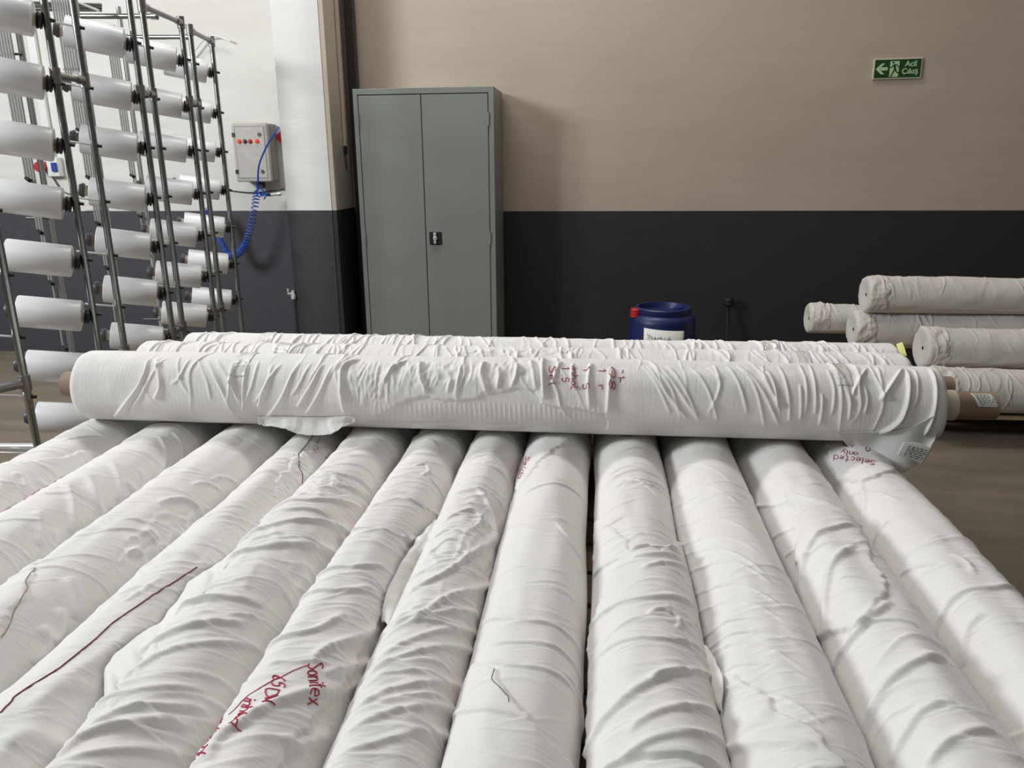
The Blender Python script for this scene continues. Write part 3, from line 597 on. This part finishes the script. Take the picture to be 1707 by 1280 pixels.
for pts, a, w_ in (([(990, 1052), (1030, 1015), (1085, 1003), (1150, 1018)], .008, .010), ([(984, 1277), (1016, 1210), (1052, 1169), (1090, 1139), (1139, 1119)], .011, .011), ([(1000, 1100), (1050, 1075), (1120, 1072), (1165, 1090)], .005, .007), ([(1050, 1230), (1095, 1195), (1150, 1185), (1190, 1200)], .008, .009),
                   ([(1040, 1275), (1090, 1240), (1150, 1232), (1200, 1250)], .008, .009), ([(1008, 885), (1025, 870), (1038, 862)], .005, .005), ([(1010, 800), (1040, 780), (1080, 788)], .005, .007), ([(1035, 795), (1075, 808), (1100, 830)], .004, .005), ([(1080, 1030), (1100, 1022), (1118, 1030)], .006, .005), ([(1125, 1030), (1128, 1045), (1124, 1052)], .006, .005), ([(1070, 955), (1100, 947), (1140, 960)], .006, .007), ([(1085, 1140), (1120, 1128), (1180, 1135)], .006, .007)):
    R9.fold(pts, a, w_, asym=.5)
R9.crumple([(1070, 1010), (1130, 1000), (1150, 1040), (1080, 1050)], .003, .018)
R8.layer([(788, 1112), (811, 1116), (826, 1119), (822, 1136), (841, 1157), (848, 1172), (887, 1201), (923, 1242), (955, 1285), (940, 1400), (650, 1400), (760, 1180)], .0045, jag=.004, soft=.0016)
R8.layer([(958, 730), (926, 749), (917, 756), (900, 769), (882, 793), (864, 831), (858, 800), (885, 728)], .0045, jag=.005, soft=.0016)
for pts in ([(872, 826), (900, 810), (940, 808), (972, 832)], [(845, 886), (880, 879), (925, 890), (968, 940)], [(800, 1048), (850, 1032), (915, 1043), (972, 1110)], [(812, 1080), (860, 1070), (930, 1085), (985, 1160)], [(792, 1115), (850, 1108), (900, 1115), (960, 1160)], [(760, 1200), (790, 1190), (860, 1196)], [(935, 1120), (965, 1170), (985, 1230)], [(925, 870), (950, 905), (975, 960)]):
    R8.fold(pts, .0050, .007, asym=.5)
R7.crumple([(745, 860), (790, 815), (840, 820), (855, 880), (835, 960), (815, 1030), (790, 1070), (700, 1060), (655, 1030), (690, 950)], .0028, .055, ani=(1.6, .8))
for pts, a, w_ in (([(678, 998), (720, 968), (751, 951), (778, 930), (828, 898)], .010, .008), ([(792, 815), (816, 850), (824, 885), (815, 902)], .011, .012), ([(690, 1040), (740, 1000), (790, 985), (820, 975)], .008, .008), ([(745, 868), (785, 852), (800, 868), (785, 885)], .009, .007),
                   ([(655, 1050), (700, 1030), (760, 1020), (800, 1030)], .007, .007), ([(640, 1100), (690, 1065), (750, 1050), (800, 1070)], .006, .008), ([(620, 1130), (680, 1090), (740, 1080), (795, 1098)], .006, .008), ([(600, 1190), (650, 1150), (720, 1140), (780, 1160)], .006, .009),
                   ([(575, 1235), (630, 1195), (700, 1180), (770, 1205)], .006, .009), ([(560, 1272), (620, 1240), (700, 1225), (760, 1245)], .006, .009), ([(720, 900), (745, 885), (770, 890)], .006, .006), ([(705, 940), (735, 905), (760, 900)], .006, .006)):
    R7.fold(pts, a, w_, asym=.5)
R6.layer([(716, 728), (737, 754), (756, 800), (748, 845), (720, 880), (640, 1020), (560, 1150), (420, 1330), (300, 1330), (480, 1040), (600, 880), (668, 778)], .007, jag=.004, soft=.0018)
for pts, a, w_ in (([(444, 1098), (487, 1069), (534, 1051), (575, 1028)], .009, .010), ([(517, 1107), (546, 1087), (593, 1069), (634, 1046)], .010, .009), ([(535, 1132), (578, 1120), (616, 1101)], .010, .009), ([(555, 1160), (593, 1139), (615, 1115)], .009, .010),
                   ([(353, 1279), (370, 1248), (411, 1215), (455, 1186), (505, 1166), (560, 1155)], .013, .012), ([(464, 1250), (511, 1242), (549, 1224)], .008, .012), ([(515, 980), (560, 955), (600, 950), (640, 948)], .007, .008), ([(500, 1015), (560, 990), (620, 985)], .007, .008), ([(560, 905), (600, 890), (655, 895)], .005, .006),
                   ([(690, 780), (708, 778), (712, 790), (700, 796)], .006, .005), ([(660, 830), (700, 850), (735, 870)], .004, .004), ([(700, 790), (720, 810), (735, 835)], .004, .004), ([(668, 895), (680, 905), (690, 900)], .008, .006)):
    R6.fold(pts, a, w_, asym=.5)
R5.layer([(461, 839), (497, 833), (529, 830), (564, 828), (602, 842), (617, 851), (600, 900), (500, 1030), (330, 1330), (60, 1330), (240, 1080), (420, 890)], .010, jag=.006, soft=.0026)
R5.crumple([(470, 850), (600, 850), (600, 900), (560, 950), (470, 1050), (400, 1070), (300, 1090), (250, 1080), (330, 970), (430, 880)], .0048, .06, ani=(1.2, 1.0))
R5.crumple([(510, 790), (560, 780), (600, 830), (480, 850)], .004, .02)
for pts, a, w_ in (([(290, 1037), (331, 1016), (381, 1010), (433, 1019)], .010, .012), ([(223, 1119), (264, 1081), (322, 1057), (410, 1048)], .010, .010), ([(146, 1204), (187, 1174), (249, 1158), (337, 1160)], .009, .010), ([(200, 1150), (270, 1100), (350, 1082), (430, 1088)], .007, .009),
                   ([(130, 1240), (200, 1195), (280, 1185), (340, 1192)], .008, .009), ([(90, 1278), (150, 1235), (220, 1215), (320, 1220)], .008, .009), ([(420, 880), (470, 855), (520, 845), (600, 850)], .009, .008), ([(390, 925), (450, 890), (520, 880), (585, 895)], .010, .010), ([(360, 960), (430, 925), (500, 920), (560, 930)], .009, .012), ([(110, 1279), (170, 1262), (250, 1258), (300, 1268)], .007, .009)):
    R5.fold(pts, a, w_, asym=.5)
R4.layer([(500, 757), (470, 790), (455, 830), (452, 866), (480, 850), (540, 790), (575, 750)], .005).crumple([(470, 760), (560, 745), (500, 830), (440, 850)], .003, .02)
for y0 in range(860, 950, 7): R4.fold([(310+(950-y0)*.9, y0+8), (345+(950-y0)*.9, y0+1), (395+(950-y0)*.72, y0+6)], .0026, .004)
for pts, a, w_ in (([(60, 1150), (120, 1125), (190, 1080), (240, 1040)], .008, .016), ([(0, 1240), (60, 1232), (120, 1262)], .009, .016), ([(40, 1180), (100, 1150), (150, 1150)], .006, .014), ([(205, 1000), (235, 985), (270, 960)], .004, .006)):
    R4.fold(pts, a, w_)
R3.layer([(59, 951), (44, 971), (35, 1000), (23, 1018), (12, 1047), (-10, 1080), (-60, 1080), (-40, 1000), (60, 930)], .0045, jag=.005)
R3.crumple([(180, 900), (250, 850), (330, 840), (335, 890), (250, 960), (180, 960)], .004, .04)
for pts, a, w_ in (([(262, 838), (300, 832), (328, 845), (333, 868)], .010, .009), ([(210, 920), (235, 922), (240, 950)], .010, .009), ([(275, 872), (280, 890), (270, 930)], .010, .010), ([(300, 860), (308, 880), (298, 912)], .009, .008), ([(240, 880), (262, 905), (256, 935)], .008, .008), ([(110, 960), (130, 990), (125, 1030)], .007, .012), ([(350, 800), (372, 795), (395, 806)], .005, .006), ([(320, 808), (345, 805), (370, 818)], .005, .006), ([(100, 1010), (105, 1050), (92, 1075)], .008, .010), ([(70, 1040), (85, 1075), (60, 1110)], .008, .012)):
    R3.fold(pts, a, w_)
for pts, a, w_ in (([(111, 807), (123, 842), (117, 889)], .010, .010), ([(143, 790), (164, 836), (170, 866), (146, 910)], .012, .012), ([(263, 728), (275, 754), (264, 801)], .006, .006), ([(288, 722), (302, 745), (300, 775)], .005, .006), ([(205, 800), (228, 830), (215, 860)], .008, .010), ([(60, 850), (72, 880), (65, 910)], .007, .012), ([(232, 780), (240, 810), (232, 830)], .006, .008), ([(90, 880), (92, 915), (75, 940)], .007, .010), ([(185, 770), (200, 800), (195, 835)], .007, .009)):
    R2.fold(pts, a, w_)
R1.layer([(0, 776), (50, 770), (97, 763), (150, 752), (180, 755), (60, 830), (-20, 860)], .006)
for pts, a, w_ in (([(100, 735), (140, 728), (190, 730)], .005, .006), ([(60, 800), (75, 820), (70, 835)], .006, .008), ([(20, 790), (40, 800), (40, 830)], .006, .008)):
    R1.fold(pts, a, w_)

for i, R in enumerate(ROLLS): R.build(rcore=.038, core=(.05, .05))
DRED = mat('dark_red_marker', (.16, .01, .03), .6)
R4.write([[(328, 946), (287, 972), (249, 996), (205, 1025), (187, 1037), (152, 1069), (111, 1101), (88, 1119), (29, 1154), (18, 1166), (0, 1185)]], DRED, .0013, 'marker_line')
R4.write([[(497, 757), (496, 778), (501, 798), (500, 816)]], DRED, .0011, 'marker_line')
R4.write([[(523, 725), (510, 742), (498, 757)]], INK, .0010, 'marker_line')
R3.write([[(59, 951), (44, 971), (46, 980), (35, 1000), (23, 1018), (20, 1030), (12, 1047), (3, 1060)]], mat('frayed_seam', (.34, .26, .22), .8), .0009, 'torn_seam')
PINK = mat('faded_pink_marker', (.48, .16, .26), .7)
def faint(R, items, m=PINK, rad=.0008):
    for k, it in enumerate(items): R.write(R.script(*it, seed=k), m, rad)
faint(R4, [('10218', (530, 726), (572, 752), (-6, 12)), ('5210', (524, 742), (556, 762), (-5, 11))])
faint(R2, [('1250', (84, 802), (118, 788), (-2, -9)), ('508', (56, 818), (78, 807), (-2, -8)), ('12.05', (32, 827), (54, 818), (-1, -8)), ('58', (0, 846), (13, 840), (-1, -7))], rad=.0012)
faint(R8, [('Selda', (879, 762), (866, 800), (7, 3))], rad=.0010)
faint(R12, [('Selected', (1458, 772), (1392, 762), (-1, 9)), ('only', (1431, 759), (1403, 754), (-1, 8)), ('OK 125', (1449, 750), (1405, 739), (-1, 7))], mat('purple_marker', (.30, .03, .10), .6), .0009)
faint(R6, [('Sonitex', (512, 1113), (508, 1184), (23, 0)), ('65', (457, 1133), (452, 1152), (20, 4)), ('DN', (447, 1158), (437, 1192), (19, 2)), ('inhal', (414, 1172), (396, 1212), (17, 3)),
           ('d', (394, 1216), (388, 1230), (15, 4)), ('-10s', (374, 1205), (352, 1250), (13, 4)), ('N', (344, 1258), (336, 1272), (14, 4))], RED, .0010)
R6.write([[(514, 1114), (487, 1125), (464, 1139), (435, 1157), (417, 1171), (388, 1201)]], RED, .0006, 'marker_line')
R8.write([[(826, 1119), (822, 1136), (832, 1147), (841, 1157), (847, 1163), (848, 1172)]], INK, .0005, 'torn_seam')
# loose wrap of the bulky roll spilling over its neighbour
def onroll(R, pts, lift=.006): return [tuple(R.Mw @ Vector(p)) for p in R.surf(np.array([R.toST(*q)[0] for q in pts]), np.array([R.toST(*q)[1] for q in pts]), lift)]
r_in = onroll(R5, [(440, 880), (405, 925), (365, 975), (325, 1025), (285, 1075), (245, 1125), (205, 1175), (175, 1215)], -.002)
r_out = onroll(R4, [(432, 885), (384, 928), (346, 955), (310, 980), (272, 1030), (211, 1081), (174, 1118), (172, 1165)], .010)
r_mid = [tuple((np.array(a)*.5+np.array(c)*.5)+np.array([0, 0, .006])) for a, c in zip(r_in, r_out)]
sheet('loose_wrap', [r_in, r_mid, r_out], FAB2, R5.o, n=150, amp=.007, sc=.03, seed=3, jagend=.5)
def spill(Ra, pa, Rb, pb, seed):
    a_ = onroll(Ra, pa, -.001); c_ = onroll(Rb, pb, .007); m_ = [tuple((np.array(p)+np.array(q))*.5+np.array([0, 0, .006])) for p, q in zip(a_, c_)]
    sheet('loose_wrap', [a_, m_, c_], FAB2, Ra.o, n=110, amp=.005, sc=.025, seed=seed, jagend=.5)
spill(R7, [(728, 868), (712, 905), (688, 945), (664, 995), (648, 1045)], R6, [(712, 873), (684, 905), (660, 948), (634, 1000), (632, 1040)], 21)
spill(R9, [(1165, 1080), (1176, 1110), (1190, 1150), (1196, 1190)], R10, [(1186, 1088), (1206, 1118), (1222, 1150), (1214, 1192)], 23)

# ------------------------------------------------------------------ the three rolls lying across
def cross(name, x0, x1, Y, z, r, label, seed, NL, mat_=FAB):
    # local +y runs along world +x: yaw -90; angle>0 (local +x) faces world -y, towards the camera
    R = Roll(name, (x0, Y, z), -90, x1-x0, r, r, label, NL=NL, NC=190, seed=seed, group='three white rolls lying across the bed', mat_=mat_)
    return R
A1 = cross('fabric_roll', -1.485, .885, 2.045, .803, .102, 'front white fabric roll lying across the bed, with frilled wrap and red writing', 301, 1300)
A2 = cross('fabric_roll', -1.43, .885, 2.250, .795, .094, 'middle white fabric roll of the three lying across the bed', 302, 1100)
A3 = cross('fabric_roll', -1.385, .925, 2.440, .788, .088, 'rearmost white fabric roll of the three lying across the bed', 303, 1000)
for R, n in ((A1, 7), (A2, 34), (A3, 34)):
    R.noise(.003, .2, .1).noise(.0015, .05, .05)
    R.ridges(n, .05, R.L*.42, (.003, .0055), (.0035, .0055), tilt=(-.5, .15), curve=(-.2, .2), span=(.9, 1.7), cen=(.2, 1.0))
    R.ridges(n+6, R.L*.42, R.L-.05, (.003, .0055), (.0035, .0055), tilt=(-.1, .5), curve=(-.2, .25), span=(.9, 1.7), cen=(.2, 1.0))
    R.ridges(n*2, .05, R.L-.05, (.0008, .002), (.003, .008), tilt=(-.2, .4), curve=(-.2, .3), span=(.5, 1.3), cen=(.0, 1.3))
A1.layer([(578, 716), (600, 706), (640, 690), (672, 668), (700, 662), (760, 667), (850, 650), (893, 651), (903, 672), (1008, 690), (1013, 716)], -.007, jag=.004, soft=.0018, extra=((A1.toST(1013, 700)[0], 2.5), (A1.toST(590, 700)[0], 2.5)))
for pts, a, w_ in (([(600, 598), (572, 615), (570, 650), (575, 690)], .015, .008), ([(640, 640), (655, 615), (680, 602)], .008, .006), ([(702, 604), (700, 625), (712, 655)], .014, .008), ([(735, 612), (750, 630), (746, 655)], .008, .007), ([(770, 605), (765, 630), (758, 662)], .008, .006), ([(808, 604), (802, 625), (812, 652)], .014, .008),
                   ([(830, 612), (832, 630), (828, 648)], .009, .006), ([(862, 606), (860, 625), (852, 645)], .008, .006), ([(884, 604), (888, 620), (894, 650)], .013, .008), ([(905, 600), (904, 625), (907, 665)], .016, .008), ([(935, 604), (925, 625), (920, 640)], .009, .006), ([(955, 606), (953, 630), (958, 650)], .008, .005),
                   ([(985, 606), (980, 640), (983, 680)], .012, .007), ([(1020, 610), (1015, 650), (1012, 690)], .014, .008), ([(250, 600), (230, 645), (180, 700)], .009, .006), ([(262, 598), (268, 640), (258, 665)], .010, .008), ([(345, 600), (370, 650), (392, 690), (420, 706)], .009, .006), ([(360, 600), (385, 640), (400, 670)], .008, .005),
                   ([(415, 605), (405, 650), (408, 690)], .007, .005), ([(470, 605), (440, 650), (430, 680)], .007, .006), ([(500, 604), (480, 640), (465, 670), (440, 700)], .008, .006), ([(540, 605), (520, 640), (495, 680)], .008, .006), ([(560, 604), (535, 650), (510, 690)], .008, .006), ([(1180, 612), (1200, 640), (1180, 690)], .005, .006), ([(1078, 610), (1100, 640), (1130, 680), (1150, 700)], .008, .006),
                   ([(1095, 610), (1130, 650), (1165, 700)], .007, .006), ([(1240, 615), (1270, 650), (1290, 690), (1300, 712)], .007, .005), ([(1275, 614), (1290, 640), (1296, 680)], .006, .005), ([(1505, 616), (1490, 635), (1466, 668)], .012, .006), ([(1507, 616), (1515, 650), (1500, 700), (1462, 722)], .013, .007), ([(1548, 616), (1560, 650), (1552, 700), (1530, 730)], .010, .006), ([(1445, 614), (1428, 640), (1420, 660)], .008, .005), ([(1400, 620), (1416, 660), (1415, 700)], .005, .004)):
    A1.fold(pts, a, w_, asym=.6)
for pts in ([(1190, 609), (1199, 634)], [(1228, 609), (1249, 628), (1263, 657), (1275, 716)], [(1263, 609), (1287, 637), (1296, 678)], [(1296, 609), (1310, 637), (1316, 672), (1316, 704)], [(1331, 609), (1344, 637), (1343, 689)], [(1348, 609), (1359, 642), (1359, 692)], [(1378, 616), (1391, 648), (1387, 692)], [(1111, 609), (1146, 657), (1167, 704)], [(1334, 640), (1334, 701)], [(1070, 609), (1100, 650), (1118, 690)], [(1150, 611), (1180, 650), (1196, 700)], [(1212, 611), (1232, 640), (1246, 690)], [(1371, 655), (1366, 710)], [(1440, 640), (1446, 665), (1442, 690)], [(1460, 612), (1470, 640), (1472, 665)], [(1523, 616), (1530, 650), (1524, 680)]):
    A1.fold(pts, .0052, .0036)
for pts in ([(392, 604), (384, 640), (382, 672)], [(432, 600), (420, 640), (402, 690)], [(330, 600), (345, 635), (352, 665)], [(318, 600), (300, 630), (285, 640)], [(300, 596), (300, 630), (318, 660)], [(455, 604), (445, 640), (424, 672)], [(520, 604), (500, 640), (485, 660)], [(278, 598), (240, 650), (215, 690)]):
    A1.fold(pts, .0048, .0040)
for k in range(46):
    xx = 625+k*8.3; A1.fold([(xx, 672), (xx+1, 690), (xx+2, 716)], .0014, .0024)
A1.crumple([(560, 600), (900, 600), (900, 640), (700, 660), (570, 690)], .004, .03, ani=(.8, 1.6))
A2.crumple([(750, 580), (960, 582), (960, 597), (750, 595)], .007, .03)
A1.build(rcore=.037, core=(.075, .150)); A2.build(rcore=.031, core=(.02, .13)); A3.build(rcore=.026, core=(.03, .05), core_m=CREAM)
def bandpx(R, x0, x1, y, t0=-.9, t1=.75): R.band(R.toST(x0, y)[0], R.toST(x1, y)[0], t0, t1)
bandpx(A1, 386, 412, 612, -.6, .95); bandpx(A1, 1393, 1418, 625, -.6, .85); bandpx(A2, 458, 480, 585); bandpx(A2, 1328, 1352, 598); bandpx(A3, 430, 455, 565); bandpx(A3, 1272, 1298, 573)
b = MB(); b.lathe([(A1.L+.003, .0405), (A1.L+.050, .0400), (A1.L+.051, .037)], axis=(0, 1, 0), n=28); b.build('core_sleeve', CREAM, A1.o, True)['label'] = 'cream paper sleeve'
faint(A1, [(t, (x, 611+k*.6), (x-1, 645+k*2), (11, 0)) for k, (x, t) in enumerate(((916, 'Sel'), (937, '12.50'), (953, 'inhal'), (972, '1035'), (998, '100r'), (1016, 'O8')))]+[('-1-', (1035, 616), (1028, 640), (9, 0))], mat('red_brown_marker', (.40, .05, .07), .6), .0011)
# printed label on the protruding core
def patch(R, s0, s1, t0, t1, r, m, name, parent, skew=0):
    a = np.linspace(s0, s1, 8); t = np.linspace(t0, t1, 16); P = np.array([[[r*math.sin(tt), aa+skew*(tt-t0), r*math.cos(tt)] for tt in t] for aa in a]); return grid_mesh(name, P, m, parent, solid=.0004)
L0 = A1.L; lb = patch(A1, L0+.082, L0+.132, .25, 1.35, .0376, PAPER, 'printed_label', A1.o, .012)
b = MB(); rnd2 = random.Random(3)
for k in range(9):
    t = .33+k*.11; s0 = L0+.088+.012*(t-.25)
    x = s0
    while x < s0+.034:
        w_ = rnd2.uniform(.003, .009); b.tube([(.0381*math.sin(t), x, .0381*math.cos(t)), (.0381*math.sin(t), x+w_, .0381*math.cos(t))], .0007, 4); x += w_+.0025
b.build('print', INK, lb)
yl = sheet('yellow_tag', [[at(1494, 574, 1, 2.36), at(1497, 582, 1, 2.34), at(1502, 592, 1, 2.31)], [at(1504, 570, 1, 2.36), at(1508, 580, 1, 2.34), at(1512, 594, 1, 2.31)]], YELLOW, A3.o, n=8, amp=0, solid=.001)
def A1s(pts, lift=.002): return onroll(A1, pts, lift)
sheet('loose_wrap', [A1s([(430, 694), (470, 694), (510, 695), (550, 695), (590, 692)]), [at(432, 706, 1, 1.955), at(470, 708, 1, 1.950), at(510, 710, 1, 1.945), at(550, 709, 1, 1.948), at(592, 703, 1, 1.955)],
      [at(434, 706, 1, 1.955), at(470, 714, 1, 1.93), at(500, 723, 1, 1.918), at(556, 722, 1, 1.92), at(578, 706, 1, 1.95)]], FAB, A1.o, n=110, amp=.006, sc=.022, seed=5, jagend=1.2)
sheet('loose_wrap', [A1s([(1395, 718), (1420, 718), (1460, 718), (1510, 712), (1556, 690)]), [at(1405, 733, 1, 1.985), at(1425, 735, 1, 1.98), at(1455, 740, 1, 1.97), at(1505, 744, 1, 1.94), at(1562, 722, 1, 1.95)],
      [at(1420, 748, 1, 1.985), at(1440, 756, 1, 1.975), at(1470, 768, 1, 1.96), at(1505, 768, 1, 1.94), at(1552, 744, 1, 1.94)], [at(1436, 762, 1, 1.985), at(1460, 778, 1, 1.975), at(1486, 791, 1, 1.96), at(1515, 782, 1, 1.94), at(1540, 765, 1, 1.94)]], SHEER, A1.o, n=110, amp=.007, sc=.035, seed=8, jagend=.3)
lt = sheet('printed_label', [[at(1506, 737, 1, 1.915), at(1530, 738, 1, 1.915), at(1553, 748, 1, 1.915)], [at(1495, 758, 1, 1.912), at(1516, 764, 1, 1.912), at(1538, 773, 1, 1.912)]], PAPER, A1.o, n=12, amp=0, solid=.0008)
b = MB(); Mi = A1.Mi
for k in range(6):
    f = .12+k*.15; a = np.array(at(1506, 739, 1, 1.912))*(1-f)+np.array(at(1496, 757, 1, 1.909))*f; c = np.array(at(1551, 749, 1, 1.912))*(1-f)+np.array(at(1537, 771, 1, 1.909))*f; x = .22
    while x < .92:
        w_ = rnd2.uniform(.05, .16); b.tube([Mi @ Vector(a+(c-a)*x), Mi @ Vector(a+(c-a)*min(x+w_, .95))], .0009, 4); x += w_+.05
b.build('print', INK, lt)

# ------------------------------------------------------------------ platform under the bed
pf = empty('wooden_platform', (-.38, 1.5, 0), 'low wooden platform carrying the bed of white rolls', 'platform')
b = MB()
for k in range(15): b.box((-1.20, -1.0+k*.142, .455), (1.17, -1.0+k*.142+.125, .498))
b.build('deck', WOOD, pf, bevel=.003)
for x in (-1.1, -.38, .38, 1.05):
    b = MB(); b.box((x, -1.0, .345), (x+.08, 1.11, .455)); b.build('bearer', WOOD, pf)
    for y in (-.95, .05, 1.0):
        b = MB(); b.box((x, y, 0), (x+.08, y+.09, .345)); b.build('leg', WOOD, pf)

# ------------------------------------------------------------------ stack of rolls on a pallet, right background
pl = empty('wooden_pallet', (2.5, 4.58, 0), 'wooden pallet under the stacked rolls at the right by the wall', 'pallet')
for k in range(7):
    b = MB(); b.box((-1.10, -.52+k*.15, .122), (1.4, -.52+k*.15+.12, .144)); b.build('deck_board', WOOD, pl)
for x in (-1.05, .1, 1.2):
    b = MB(); b.box((x, -.52, 0), (x+.1, .5, .122)); b.build('block_runner', WOOD, pl)
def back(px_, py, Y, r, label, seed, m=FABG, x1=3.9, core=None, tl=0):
    P = at(px_, py, 1, Y)
    R = Roll('fabric_roll', tuple(P), -90, x1-P[0], r, r, label, NL=700, NC=110, seed=seed, group='rolls stacked on the pallet', mat_=m)
    R.noise(.006, .3, .12).noise(.003, .08, .07); R.ridges(20, .0, 1.4, (.002, .0055), (.004, .008), tilt=(-.1, .5), span=(.8, 1.7), cen=(0, 1.1)); R.ridges(22, .0, 1.4, (.001, .003), (.006, .02), tilt=(-1.0, 1.0), span=(.3, .8), cen=(0, 1.4))
    R.crumple([(-.05, -2.6), (.16, -2.6), (.12, 2.6), (-.05, 2.6)], .006, .05, inpx=False); R.layer([(-.05, -2.5), (.10, -2.5), (.085, 0), (.11, 2.5), (-.05, 2.5)], .004, inpx=False, jag=.012); R.build(rcore=.012, core=core, ends=(.02, .03)); return R
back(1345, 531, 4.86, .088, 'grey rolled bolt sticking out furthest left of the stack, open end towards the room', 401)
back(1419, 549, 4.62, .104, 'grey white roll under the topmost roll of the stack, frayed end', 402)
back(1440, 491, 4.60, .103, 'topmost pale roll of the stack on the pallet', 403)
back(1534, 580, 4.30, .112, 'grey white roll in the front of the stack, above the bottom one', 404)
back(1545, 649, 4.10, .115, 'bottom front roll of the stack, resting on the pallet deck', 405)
